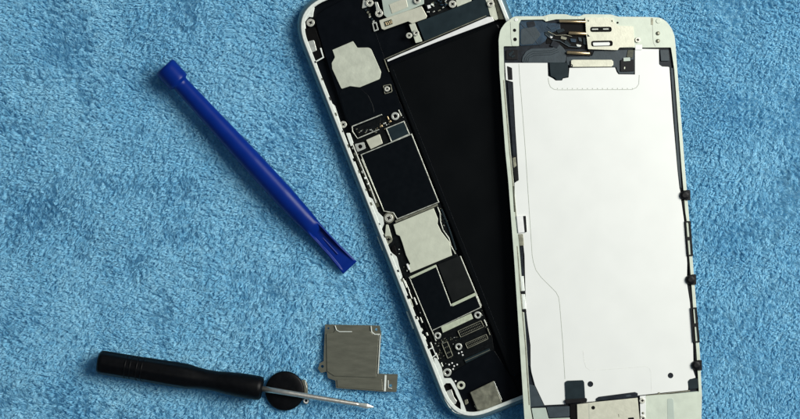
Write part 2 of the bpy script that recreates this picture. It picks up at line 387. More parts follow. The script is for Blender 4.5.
standoff(461, 385.2, 4.2, 4.4, ph, name='standoff', m='foil')
outline('screw_seat', circle(461, 385.2, 2.4), .7, 3.9, 4.2, 'wear', ph)
def connector(q, n, z=4.0):
    c = on('board_connector', q, 3.1, z - .3, 'pcb', r=.8)
    outline('connector_frame', q, .7, 3.1, z, 'wear', ph, c, r=1)
    a, b, cc, d = [Vector(p) for p in q]
    for row in (.32, .68):
        for k in range(n):
            t = .1 + .8 * k / (n - 1)
            p = (a.lerp(b, t)).lerp(d.lerp(cc, t), row)
            bmx = bmesh.new(); add_prism(bmx, quad(p.x, p.y, .75, 1.1, AX), z - .3, z - .05, FLAT)
            pins.append(bmx)
    bmj = bmesh.new()
    for bmx in pins:
        tmp = bpy.data.meshes.new('t'); bmx.to_mesh(tmp); bmx.free(); bmj.from_mesh(tmp); bpy.data.meshes.remove(tmp)
    pins.clear()
    link('connector_pins', bmj, 'wear', ph, c)
pins = []
connector([(457.4, 330.8), (481, 320.2), (484.4, 326.8), (460.4, 337.6)], 13)
connector([(465, 343.2), (486.4, 333.8), (488.4, 339), (467.4, 348.8)], 12)
connector([(441.4, 343.6), (447.4, 341), (453.2, 355.8), (447.4, 358.8)], 4)
on('ribbon_socket', [(464, 359.2), (489.2, 348), (490.4, 350.8), (465.8, 363.2)], 3.1, 3.8, 'slate', r=.4)
line('socket_lip', [(465, 361), (489.6, 350)], .6, 3.8, 3.95, 'wear', ph, lb)
line('shield_finger', [(484, 319.5), (487, 326)], 1, 3.1, 4.1, 'edge', ph, lb)
line('shield_finger', [(487.3, 328), (490, 335)], .9, 3.1, 4.1, 'wear', ph, lb)
line('shield_finger', [(432, 331), (436, 341)], .8, 3.1, 4.1, 'edge', ph, lb)
for x, y in ((458.6, 353.2), (461.6, 352), (462.6, 355), (449, 364.5), (452, 363), (454, 366), (457, 364.5), (453, 369), (455.5, 381)):
    lathe('solder_dot', x, y, [(.95, 3.1), (.95, 3.35), (.6, 3.6)], 'white', ph, lb, 10)
for k in range(30):
    t = random.random()
    x, y = 431 + 48 * t + random.uniform(-2, 4), 334 + 6 * random.random() - 14 * t + 8
    if random.random() < .5: x, y = 437 + random.uniform(0, 14), 348 + random.uniform(-2, 18)
    on('small_component', quad(x, y, random.uniform(.6, 1.6), random.uniform(.5, 1), AX + random.choice([0, 1.57])), 3.1, 3.5, random.choice(['olive', 'wear', 'slate', 'wear', 'steel']), bevel=0)
def bits(n, poly, z, ms, lo=.5, hi=1.3):
    xs_, ys_ = [p[0] for p in poly], [p[1] for p in poly]; k = 0
    while k < n:
        x, y = random.uniform(min(xs_), max(xs_)), random.uniform(min(ys_), max(ys_)); ins_ = False
        for (ax_, ay_), (bx_, by_) in zip(poly, poly[1:] + poly[:1]):
            if (ay_ > y) != (by_ > y) and x < (bx_ - ax_) * (y - ay_) / (by_ - ay_) + ax_: ins_ = not ins_
        if not ins_: continue
        k += 1
        on('small_component', quad(x, y, random.uniform(lo, hi), random.uniform(lo, hi * .8), AX + random.choice([0, 1.57, .1])), 3.1, z + random.uniform(0, .3), random.choice(ms), bevel=0)
bits(10, [(376, 128), (398, 112), (404, 118), (386, 128), (384, 134)], 3.7, ['steel', 'wear', 'olive', 'gold'])
bits(12, [(440, 207), (446, 216), (456, 250), (450, 240), (442, 228)], 3.7, ['wear', 'slate', 'steel', 'olive'])
bits(16, [(398, 242), (403, 245), (409, 268), (432, 330), (442, 352), (438, 352), (412, 295), (400, 262)], 3.7, ['steel', 'wear', 'wear', 'rim'])
bits(10, [(481, 308), (488, 326), (490, 335), (486, 334), (478, 320)], 3.6, ['wear', 'steel', 'olive'])
bits(10, [(443, 338), (456, 333), (458, 342), (452, 350)], 3.4, ['wear', 'olive', 'slate', 'steel'])
bits(8, [(356, 152), (360, 152), (382, 208), (378, 210)], 4.0, ['wear', 'steel', 'foil'])
# notches and spot welds along the inner lip of the rim
for k in range(20):
    y = 66 + k * 15.5 + random.uniform(-4, 4)
    if y > 352: break
    x = 283.4 + .394 * y + 7.9 + random.uniform(-.5, .3)
    prism('rim_notch', quad(x, y, random.uniform(.9, 1.9), random.uniform(1.6, 4.2), AX), 4.4, 5.24 - random.uniform(0, .05), random.choice(['dark', 'wear', 'dark']), ph, r=.3, bevel=0)
# vibration motor, worn steel square
mo = prism('vibration_motor', [(470, 392.2), (493.8, 380.6), (502, 402.4), (482.3, 411.8), (476.8, 409)], Z, 4.5, 'wear', ph, r=1, bevel=.25)
line('motor_edge', [(494, 381.5), (501.8, 400)], .8, 4.3, 4.62, 'steel', ph, mo)
line('motor_spring', [(474.5, 405.5), (478, 410.4), (482.5, 413.4), (502.8, 404)], .9, 3.4, 4.0, 'wear', ph)
prism('small_magnet', [(464.5, 400), (467.5, 399), (468.5, 403), (465.5, 405)], 3, 3.9, 'wear', ph, r=.8)
prism('lower_tray', [(446, 378), (462, 366), (494, 350), (512, 378), (520, 395), (478, 414), (468, 412), (456, 390)], Z, 2.6, 'black', ph, r=2)

# ================================================================== DISPLAY PANEL
dp = Thing('display_panel', 'white display panel lying face down, its shiny white metal back plate showing', 'display', (606, 230), TILT)
outer = [(500, 30), (505, 23), (510, 19.2), (514, 16.3), (544, 16.2), (549, 14.2), (566, 14.2), (572, 16.2), (580, 16.2), (584, 14.2), (612, 14.5), (617, 16.6), (649, 17), (660.5, 17.6), (667, 22), (672, 29), (674.6, 36), (675.6, 46),
         (677.4, 70), (685, 168), (693, 263), (699.8, 350), (702, 395), (701.5, 419), (698, 432), (690, 440), (545, 448), (532, 444), (526, 434), (524.3, 419), (519.5, 345), (514, 260), (508, 180), (505, 150), (499.2, 70), (498.4, 40)]
outer = rounded(outer, 14, 4)
inner = [(503.5, 46.3), (519, 46.3), (519, 24), (521, 20), (543, 19.6), (546, 21.5), (556, 19.4), (586, 19.4), (600, 48), (671, 47.5), (674.3, 70), (681.6, 168), (689.8, 263), (696.4, 350), (698.6, 386),
         (698.9, 392), (646, 395.5), (644, 436), (536, 440), (530.5, 408), (526.6, 345), (520.4, 260), (513.6, 180), (510.6, 150), (504.4, 75)]
bm = bmesh.new(); add_prism(bm, outer, 0.0, 1.0, TILT)
link('front_glass', bm, 'glass', dp, bevel=.3)
bm = bmesh.new(); add_prism(bm, inset(outer, .25), 1.0, 2.4, TILT, [rounded(inner, 1.2, 3)])
link('frame', bm, 'frame', dp, bevel=.35)
prism('inner_tray', inset(rounded(inner, 1, 2), -.1), 1.0, 1.35, 'base', dp, bevel=0)

plate = [(505, 63), (547.5, 63, .5), (548, 76, 1), (553, 78.6, .5), (555.5, 80.6), (562, 80.6), (563, 78.6, .5), (568.6, 77.6, 1), (569.4, 68, .5), (615, 67.6), (616.6, 72), (618.4, 74.4), (635, 74.6), (635, 48.8), (658.8, 49.3), (659, 64.5, 2), (662, 66.6), (669.3, 67, 1.5),
         (673, 118), (677.4, 170), (679.4, 188), (680.4, 192), (681, 199), (684, 220), (687.2, 263), (687, 275), (687.2, 285), (690, 303), (693, 345), (693.4, 361), (693, 370), (695.6, 377.5), (689, 379.5, 2), (688, 389.9), (646, 394.4), (640, 395.1), (596, 401), (566, 404), (544.5, 405),
         (535, 385), (531.5, 372), (530.7, 366), (530.5, 345), (527.4, 322), (526, 310), (524.5, 255), (523.5, 246), (518.2, 234), (515.5, 216), (514.5, 183), (518.8, 180), (515.5, 130), (513, 82), (506, 80)]
holes = [circle(590.3, 384.0, 2.9), circle(670.5, 375.4, 2.8)]
bp_ = prism('back_plate', plate, 1.5, 2.2, 'plate', dp, r=.3, holes=holes, bevel=.1)
line('film_edge', [(518.9, 64), (520, 82), (521.5, 98.7), (525.4, 150), (527.3, 180), (532.2, 255), (533.4, 262), (536, 270), (541, 277), (556, 292), (558.6, 297), (559.7, 304), (562.6, 340), (565, 379)], .5, 2.2, 2.24, 'crease', dp, bp_, bevel=0)  # grey strip painted in for the shade line at the film's step
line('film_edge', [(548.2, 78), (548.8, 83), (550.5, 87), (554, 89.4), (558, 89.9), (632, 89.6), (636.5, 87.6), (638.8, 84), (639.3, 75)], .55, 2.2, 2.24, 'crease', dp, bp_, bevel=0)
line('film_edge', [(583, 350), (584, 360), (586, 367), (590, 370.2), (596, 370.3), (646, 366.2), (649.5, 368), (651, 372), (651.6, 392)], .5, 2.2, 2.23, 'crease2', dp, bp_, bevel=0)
bm = bmesh.new()
for k in range(16): add_prism(bm, quad(557.5 + k * 5, 88.6, .8, 1.0, 0), 2.2, 2.25, TILT)
link('film_perforation', bm, 'crease', dp, bp_)
# dark shim strips in the left channel
for P in ([(507.4, 82), (512.6, 82), (518.2, 175), (514.4, 176)], [(519.8, 246.5), (522.8, 246.5), (525.2, 300), (529.6, 345), (530.2, 366), (526.4, 366), (522.4, 310)], [(670.6, 68), (674, 68), (680.6, 168), (681.4, 188), (680.2, 188), (677.8, 170)]):
    prism('shim_strip', P, 1.35, 1.9, 'flex' if P[0][0] > 600 else 'base', dp, r=.4)
prism('corner_gusset', [(528, 384), (534.6, 385.5), (544.3, 405.6), (530.2, 407)], 1.35, 2.0, 'flex', dp, r=.5)
line('frame_shade', [(503.6, 80), (509.6, 150), (512.8, 182), (516.4, 220)], 1.3, 2.3, 2.43, 'wear', dp)  # darker lines paint the shade on the curved left rim
line('frame_shade', [(517.2, 246), (520.4, 290), (525.4, 345), (529.2, 405)], 1.2, 2.3, 2.43, 'wear', dp)
prism('channel_shade', [(512.4, 186), (514.2, 186), (515.6, 212), (513.9, 212)], 2.3, 2.44, 'olive', dp)  # olive patch carries on the painted rim shade
# clips on both long sides
for P in ([(511.2, 156), (517.2, 156), (518.4, 181), (515, 181)], [(507, 66), (512, 68), (512.6, 80), (508, 80)]):
    prism('side_clip', P, 1.35, 2.3, 'rubber', dp, r=.6)
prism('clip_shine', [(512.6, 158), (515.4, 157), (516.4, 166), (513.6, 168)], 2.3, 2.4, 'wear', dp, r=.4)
prism('chrome_clip', [(516.2, 216), (525.8, 215.6), (526.8, 232.2), (518, 233.2)], 1.6, 2.9, 'white', dp, r=.8, bevel=.25)
prism('chrome_clip_dark_reflection', [(523.2, 216), (525.9, 215.8), (526.9, 232), (524.8, 232.4)], 2.9, 2.98, 'rubber', dp, r=.4, bevel=.0)  # black strip beside the white paints the chrome's dark and bright reflection
prism('side_clip', [(518, 234), (523, 234), (524, 245.4), (519.5, 246)], 1.4, 2.5, 'wear', dp, r=.8)
for y0, y1 in ((276, 291), (294, 309)):
    dx = (y0 - 276) * .08
    prism('chrome_clip', [(520.2 + dx, y0), (523.6 + dx, y0), (524.8 + dx, y1), (521.6 + dx, y1)], 1.4, 2.5, 'rim', dp, r=.6, bevel=.2)
    prism('side_clip', [(519.6 + dx + .9, y1), (524.6 + dx, y1), (525 + dx, y1 + 3), (521.2 + dx, y1 + 3)], 1.4, 2.6, 'rubber', dp, r=.3)
for P in ([(685, 221), (690.6, 221), (693.2, 256), (687.6, 256)], [(690.6, 307.6), (696.8, 307.2), (700, 342.4), (693.2, 342.4)]):
    bm = bmesh.new(); a, b, c, d = [Vector(p) for p in P]
    h1 = [tuple(x) for x in inset([tuple(a), tuple(b), tuple(b.lerp(c, .49)), tuple(a.lerp(d, .49))], 1.35)]
    h2 = [tuple(x) for x in inset([tuple(a.lerp(d, .51)), tuple(b.lerp(c, .51)), tuple(c), tuple(d)], 1.35)]
    add_prism(bm, rounded(P, .8), 1.5, 2.9, TILT, [h1, h2]); link('side_clip', bm, 'rubber', dp, bevel=.1)
for x, y in ((685.8, 195.2), (691.6, 279.6), (697.4, 365.2)):
    o = lathe('black_stud', x - 1, y, [(5.0, 1.4), (5.2, 2.4), (4.4, 3.2), (2.2, 3.5)], 'rubber', dp, n=10, smooth=False, bevel=.15)
    prism('stud_foot', [(x, y - 5.2), (x + 4.4, y - 5.4), (x + 4.8, y + 5), (x + .4, y + 5.2)], 1.5, 3.0, 'rubber', dp, o, r=.8)
line('gap_dark', [(683, 200.5), (686.2, 221)], 1.2, 2.3, 2.5, 'rubber', dp)  # black strips painted in for the darkness of the open gap
line('gap_dark', [(688.6, 256), (690, 274.5)], 1.2, 2.3, 2.5, 'rubber', dp)
line('gap_dark', [(689.6, 286), (692, 307.6)], 1.2, 2.3, 2.5, 'rubber', dp)
line('gap_dark', [(695, 342.4), (696, 360.3)], 1.2, 2.3, 2.5, 'rubber', dp)
# earpiece and camera end
prism('navy_film', [(519.6, 21), (543.6, 20.6), (546.5, 23), (560, 23.5), (560.5, 30), (549, 33.5), (545.5, 41), (540, 45), (520, 46)], 1.4, 1.7, 'navy', dp, r=1.5, bevel=.1)
prism('film_fold', [(521, 29), (535, 26.5), (541, 35), (533, 44), (520.5, 45)], 1.7, 1.82, 'flex', dp, r=3)
prism('film_patch', [(526, 22), (534, 21), (536, 26), (528, 28)], 1.7, 1.84, 'base', dp, r=1.6)
sw = [(521.5, 62.8), (522.5, 57), (526, 51.5), (531, 48.8), (552, 48), (558, 43.5), (562.5, 47), (566, 52), (566, 62.8)]
fc = prism('curved_flex', sw, 1.4, 1.75, 'flex', dp, r=3)
for d in (2.2, 4.2, 6.2):
    line('flex_trace', [(521.5 + d, 62.6), (522.8 + d, 57.6), (526.5 + d * .8, 52 + d * .8), (531.5 + d * .5, 49.2 + d), (551, 48.6 + d), (557 + d * .3, 45.6 + d)], .45, 1.75, 1.8, 'slate', dp, fc, bevel=0)
prism('sensor_block', [(506, 50), (518, 50), (518, 60), (506, 60)], 1.4, 1.8, 'rubber', dp, r=1)
for P in ([(508, 54), (513, 50.5), (514, 52), (510, 57)], [(511, 56), (515, 54.5), (515, 56.5), (511.5, 58)]): prism('sensor_lens', P, 1.8, 1.95, 'slate', dp, r=.6)
prism('grey_backing', [(566.4, 57), (592, 56), (594, 51), (634.4, 49.8), (634.6, 74), (619, 73.8), (617, 70), (616, 67.2), (569.6, 67.6), (566.6, 62.5)], 1.4, 1.8, 'flex', dp, r=.6)
prism('connector_tab', [(549.4, 62.8), (567.8, 62.8), (568.4, 76.8), (562.4, 78), (561, 80.2), (556.6, 80.2), (555, 78), (550.6, 76)], 1.4, 2.25, 'slate', dp, r=.8)
prism('cream_bar', [(571, 60.6), (573, 59.8), (611.5, 59.8), (613.3, 61.5), (613.3, 65.2), (611.5, 66.8), (573, 67), (571.2, 66)], 1.8, 2.6, 'bracket', dp, r=1)
standoff(571.3, 65.8, 1.6, 2.7, dp, m='rubber')
prism('small_camera', [(620.6, 60), (633.6, 59.6), (634, 71.2), (620.6, 71.6)], 1.8, 2.3, 'rubber', dp, r=.6)
prism('camera_label', [(623.4, 57.8), (630, 57.4), (630.3, 61), (623.6, 61.4)], 2.3, 2.4, 'plate2', dp, r=.3)
prism('camera_spot', quad(624.6, 68, 1, 2.2, .1), 2.3, 2.38, 'foil', dp)
prism('camera_clip', [(628, 50), (634, 50), (632.6, 58), (626.5, 57)], 1.8, 2.1, 'olive', dp, r=.6)
prism('speaker_cavity', [(547, 33), (561, 24), (586, 21.5), (586, 49), (566, 49), (556, 43), (546, 44)], 1.4, 1.6, 'dark', dp, r=1)
rod('brass_pin', (559, 21.4, 2.6), (586, 22, 2.6), .5, 'gold', dp)
rod('brass_pin', (568.4, 33.1, 2.4), (587, 33.9, 2.4), .62, 'gold', dp)
rod('brass_pin', (566.6, 52.6, 2.4), (590, 53.6, 2.4), .62, 'gold', dp)
prism('pin_block', [(589, 49.5), (593.5, 53.5), (590, 56.4), (586, 56)], 1.8, 2.2, 'dark', dp, r=.4)
for P, m in (([(544, 32), (551, 31.5), (554, 36.5), (548, 38)], 'slate'), ([(549.6, 35.6), (552.8, 36.4), (552, 38.4), (549.4, 37.6)], 'white'), ([(578, 37), (581, 38), (582, 42), (579, 41)], 'flex'), ([(576, 44), (581, 45), (580.6, 47), (577, 46.6)], 'steel'), ([(566, 40), (571, 45), (569, 47), (564, 42)], 'slate'), ([(553, 40), (560, 44), (557, 48), (550, 46)], 'base')):
    prism('coil_piece', P, 1.65, 2.0, m, dp, r=.6)
for k, P in enumerate(([(546, 26), (556, 24.5), (560, 27), (551, 30)], [(556, 30), (563, 28.5), (565, 31), (558, 33.5)], [(561, 36), (567, 37.5), (566, 40), (560.5, 39)], [(570, 38.5), (576, 39), (576, 42.5), (571, 42)], [(583, 37.5), (586, 38), (586, 45), (583.4, 44.4)])):
    prism('coil_piece', P, 1.6, 1.9 + .05 * k, ('navy', 'slate', 'wear', 'navy', 'slate')[k], dp, r=.8)
line('cavity_wire', [(545, 34), (552, 39.5), (560, 41), (569, 46.5), (580, 47.5)], .9, 1.7, 2.1, 'flex', dp)
line('cavity_wire', [(548, 31.5), (556, 35.5), (566, 35), (572, 36.6)], .6, 1.7, 2.15, 'wear', dp)
line('film_glint', [(521, 24), (530, 33), (538, 44)], .5, 1.82, 1.86, 'flex', dp)
# ear tab top left
et = prism('frame_tab', [(510.5, 22), (519, 21), (519, 46), (512, 46), (511, 38)], 2.35, 2.55, 'frame', dp, r=1, holes=[circle(514.5, 30.4, 1.7, 12), circle(515, 39.5, 1.9, 12)])
for x, y, r in ((514.5, 30.4, 1.7), (515, 39.5, 1.9)): prism('tab_hole', circle(x, y, r, 12), 2.38, 2.45, 'dark', dp, et, bevel=0)
prism('tab_pin', circle(516, 19.8, 1.8, 14), 2.3, 2.6, 'plate', dp, bevel=.15)
line('frame_groove', [(510.4, 20), (510.8, 40)], .6, 2.4, 2.45, 'foil', dp)
line('frame_notch', [(546, 16.8), (546.6, 21.5)], 2.4, 2.0, 2.46, 'foil', dp)
line('frame_notch', [(579, 16.6), (578.6, 18.8)], 2.2, 2.0, 2.46, 'foil', dp)
# bracket with two slots
slot1 = rounded([(590, 27), (611.6, 26.8), (611.8, 32), (590.2, 32.2)], 2.4); slot2 = rounded([(591, 41), (612.6, 40.6), (612.8, 46.2), (591.2, 46.8)], 2.4)
eb = prism('earpiece_bracket', [(585.2, 17.6), (613.4, 17.8), (614, 22), (617.8, 25.8), (633.4, 26.4), (634.6, 47), (619.4, 47.6), (617.6, 50.2), (588, 49.2), (586, 31)], 2.4, 2.9, 'bracket', dp, r=.8,
           holes=[slot1, slot2, circle(588, 21, 1.0, 10), circle(611.8, 21.2, 1.0, 10)])
prism('slot_floor', [(589, 26), (613, 26), (613.4, 48), (590, 48)], 1.6, 2.41, 'dark', dp, eb, bevel=0)
prism('slot_bar', [(592.6, 42.6), (609, 42.2), (610, 43.5), (609.4, 45.6), (593.4, 46)], 2.41, 2.8, 'plate', dp, eb, r=1)
prism('slot_bar', [(591.8, 28.8), (598, 28.6), (598, 29.8), (591.8, 30)], 2.41, 2.6, 'steel', dp, eb, r=.3)
prism('slot_bar', [(603, 28.6), (608.5, 28.5), (608.5, 29.7), (603, 29.8)], 2.41, 2.6, 'steel', dp, eb, r=.3)
lathe('bracket_dimple', 617.6, 22.8, [(1.1, 2.4), (1.0, 2.5), (.5, 2.52)], 'dark', dp, n=12)
prism('bracket_notch', [(587.3, 34), (590, 36.6), (587.3, 36.8)], 2.9, 2.93, 'dark', dp, eb, bevel=0)
line('frame_step', [(652.6, 25), (652.9, 37), (653.4, 42.5), (655.4, 46.5)], .5, 2.4, 2.44, 'crease', dp, bevel=0)
line('frame_notch', [(652, 18.2), (652, 25)], 2.4, 2.0, 2.46, 'wear', dp)
screw(637.8, 40, 2.7, 2.95, dp, rot=.3)
for x, y in ((658, 33.4), (658, 41)): lathe('rivet', x, y, [(2.0, 2.3), (2.0, 2.6), (1.2, 2.75)], 'wear', dp, n=14)
prism('corner_pin', circle(658.5, 21, 2.6, 16), 2.3, 2.62, 'frame', dp, bevel=.15)
prism('corner_block', [(660, 50), (668.6, 50), (669.4, 61), (661, 61)], 1.4, 2.0, 'flex', dp, r=.8)
prism('plate_extension', [(635.2, 44.8), (642, 44.6), (642.2, 50), (635.2, 50)], 2.3, 2.5, 'plate', dp, r=.4)
# lower end
bb = prism('lower_bracket', [(577, 404.2), (596, 401.8), (637.6, 397.6), (639.6, 420), (640, 436), (578, 438)], 2.0, 2.8, 'bracket', dp, r=.4)
prism('bracket_hole', circle(593.2, 407.6, 1.9, 12), 2.8, 2.83, 'dark', dp, bb, bevel=0)
prism('bracket_hole', [(628, 417.6), (634, 417.2), (634, 424), (628, 424)], 2.8, 2.83, 'dark', dp, bb, r=1, bevel=0)
line('bracket_scratch', [(618.5, 414), (619, 417)], .7, 2.8, 2.83, 'wear', dp, bb, bevel=0)
line('bracket_crease', [(589, 403.5), (589.4, 430)], .5, 2.8, 2.83, 'crease', dp, bb, bevel=0)
prism('black_slot', [(596, 401), (596.4, 398.2, 1), (599, 396.6), (635, 391.9), (637.8, 393), (637.8, 397.3)], 2.2, 2.7, 'base', dp, r=1, bevel=.2)
prism('slot_glint', [(625, 395.6), (629.6, 394.2), (632, 396.2), (627, 396.8)], 2.7, 2.74, 'flex', dp, r=.6)
prism('black_tab', [(565, 382.2), (567.2, 380.6), (582.8, 380), (584.2, 382), (585.2, 399), (565.8, 400)], 2.2, 2.6, 'slate', dp, r=1.2)
prism('black_lip', [(564.2, 400.6), (566, 399.2), (586, 397.8), (587.2, 399), (586.8, 401.8), (566, 404.2)], 2.2, 3.1, 'rubber', dp, r=.8, bevel=.25)
prism('cable_stem', [(570, 404), (576.4, 403.6), (577, 436), (571, 436)], 1.6, 2.3, 'dark', dp)
prism('grey_socket', [(546.4, 407), (569.6, 406), (569.6, 416.6), (549, 417.6)], 1.5, 2.1, 'flex', dp, r=1)
prism('lower_flange', [(531.5, 408), (545.6, 407.6), (548.6, 418.4), (569.8, 417.4), (571, 436), (537, 438)], 1.5, 2.15, 'plate2', dp, r=.8)
prism('screw_strip', [(639.8, 396), (645.8, 395.2), (645.6, 436), (641, 436)], 1.6, 2.5, 'plate', dp, r=.3)
screw(642.3, 400.6, 2.9, 2.9, dp, rot=.1); screw(643, 418.4, 2.9, 2.9, dp, rot=.6)
lathe('rivet', 643, 413, [(1.3, 2.4), (1.2, 2.6), (.6, 2.7)], 'wear', dp, n=12)
lf = prism('lower_shield', [(646.2, 396.6), (689, 391.8), (698.6, 391), (699, 400), (698.4, 420), (692, 436), (646, 438)], 1.5, 2.15, 'plate2', dp, r=.6, bevel=.12)
prism('shield_ridge', [(667, 398.4, 2), (673.4, 397.8, 2), (675.6, 436), (667.6, 436)], 2.15, 2.45, 'plate2', dp, lf, r=1, bevel=.3)
line('shield_slit', [(691.4, 402), (691.8, 415)], .6, 2.15, 2.18, 'wear', dp, lf, bevel=0)
line('edge_seal', [(646, 395.5), (659, 394.3), (690, 390.5)], .9, 2.15, 2.4, 'wear', dp)
prism('edge_bump', quad(659, 393.2, 2, 2, 0), 2.2, 2.4, 'wear', dp, r=.4)
prism('corner_foam', [(688.2, 381), (690.4, 378.8), (697.6, 378.2), (698.2, 388.2), (689.2, 389.2)], 1.4, 2.5, 'slate', dp, r=1.4)
for h in ((590.3, 384.0), (670.5, 375.4)):
    prism('plate_hole', circle(h[0], h[1], 3.2, 16), 1.5, 1.9, 'base', dp, bp_, bevel=0)

# ================================================================== SCREWDRIVER
sd = Thing('screwdriver', 'small screwdriver with a black plastic handle, its silver shaft crossing a round black disc', 'screwdriver', (235, 385))
def turned(name, A, B, prof, m, thing, parent=None, n=24, flat=0.0, smooth=True, flutes=0, fl=0, bevel=0):
    """A, B = (x, y, z mm) ends of the axis; prof = [(t 0..1, radius in survey units)]"""
    a, b = FLAT(*A), FLAT(*B); d = (b - a).normalized(); u = d.cross(Vector((0, 0, 1))).normalized(); w = u.cross(d)
    bm = bmesh.new(); rings = []
    for p in prof:
        t, r = p[0], p[1]; k = p[2] if len(p) > 2 else 0; c = a + (b - a) * t; ring = []
        for i in range(n):
            q = 2 * math.pi * (i + .5) / n
            rr = r * S * (1 - k * (0.5 - .5 * math.cos(flutes * q))) if flutes else r * S
            ring.append(bm.verts.new(c + (u * math.cos(q) + w * math.sin(q)) * rr))
        rings.append(ring)
    for P, Q in zip(rings, rings[1:]):
        for i in range(n): bm.faces.new((P[i - 1], P[i], Q[i], Q[i - 1]))
    bm.faces.new(rings[0]); bm.faces.new(rings[-1])
    return link(name, bm, m, thing, parent, bevel, smooth)
hA, hB = (98.5, 361.8, 4.4), (262.3, 388.6, 4.2)
hd = turned('handle', hA, hB, [(0, 9.5), (.012, 11.7, .05), (.03, 12, .07), (.25, 12, .08), (.46, 12.6, .08), (.54, 12.4, .06), (.6, 10.8), (.66, 9.9), (.72, 10), (.8, 11.3), (.88, 12.1), (.97, 12.1), (.99, 11.6), (1, 9.6)], 'hand', sd, n=48, flutes=8)
for k, t in enumerate((.17, .2, .24, .27)):
    x, y = 98.5 + 163.8 * t, 361.8 + 26.8 * t
    turned('grip_ring', (x - .8, y - .13, 4.36), (x + .8, y + .13, 4.36), [(0, 11.8), (.3, 12.05), (.7, 12.05), (1, 11.8)], 'hand', sd, hd, n=32)
sh = turned('shaft', (260, 388.2, 4.2), (360, 404.6, 2.6), [(0, 2.9), (.3, 2.75), (.96, 2.2), (1, 1.8)], 'shaftm', sd, n=20)
turned('tip', (358.5, 404.4, 2.65), (373.5, 407, 2.4), [(0, 1.9), (.15, 2.3), (.55, 2.8), (.75, 1.9), (1, .7)], 'steel', sd, n=6, smooth=False)

# ================================================================== ROUND DISC
hb = Thing('home_button', 'round black disc with a tiny silver tab, lying under the screwdriver shaft', 'button', (284.8, 390.8))
lathe('disc', 284.8, 390.8, [(17, -.3), (19.3, .1), (19.8, .7), (19.2, 1.2), (17.8, 1.45), (12, 1.5)], 'hand', hb, n=48)
prism('flex_tail', [(301, 380), (305, 379.5), (307.5, 384), (308, 396), (309.5, 401), (307, 404.5), (303, 403), (302.5, 396)], .1, .7, 'wear', hb, r=1.5)
standoff(306, 400.6, 2.7, 1.3, hb, name='silver_ring', m='white')
line('silver_edge', [(304.8, 381), (306.6, 388)], 1.0, .7, 1.0, 'steel', hb)

# ================================================================== SHIELD PLATE
sp = Thing('shield_plate', 'thin grey metal shield plate with screw ears, lying alone on the towel', 'metal plate', (355, 355))
ol = [(325, 324.3), (379.6, 325.4), (381.4, 333), (378.9, 373.6, .4), (397.8, 374), (396.6, 392), (383.5, 391.6), (336, 388), (335.4, 380.5), (327.8, 378, 2), (326.8, 371.2), (321, 373, 2), (317.9, 368.5, 2.5), (319.8, 363, 2), (323.6, 361, .5)]
base = prism('plate', ol, .5, 1.05, 'shieldm', sp, r=1, bevel=.16, holes=[circle(322.4, 366.3, 1.5, 12), circle(376.3, 329.4, 1.2, 12), circle(390.6, 385.5, 1.5, 12), circle(328.4, 328.2, 1.0, 10)])
prism('raised_panel', [(335.6, 329, 1), (338.5, 330.6), (370.4, 331.2), (373, 334), (379, 334.6), (376.2, 377.6), (334, 376), (326.8, 371), (326.2, 333.5), (333.5, 332.5)], 1.05, 1.4, 'shieldm', sp, base, r=1.5, bevel=.2)
prism('folded_edge', [(336.8, 379.8), (382, 379.2), (383, 390.6), (337.2, 387)], 1.05, 1.35, 'shieldm', sp, base, r=.6, bevel=.15)
line('bright_weld', [(385.6, 375), (384.8, 391.2)], 1.9, 1.05, 1.25, 'rim', sp, base)
line('lip_highlight', [(335, 325.4), (336.4, 329.8), (339.4, 331.6), (352, 331.6)], .7, 1.05, 1.62, 'rim', sp, base)  # bright strips paint the highlights along the plate's edges
line('lip_highlight', [(371, 326), (371.6, 331.6), (374.6, 334.2), (380, 334.2)], .9, 1.05, 1.62, 'rim', sp, base)
line('lip_highlight', [(380.2, 335), (378, 373.8)], .8, 1.05, 1.5, 'rim', sp, base)
line('lip_highlight', [(388.2, 380), (388.4, 387.6), (392, 388.4)], .7, 1.05, 1.3, 'rim', sp, base)

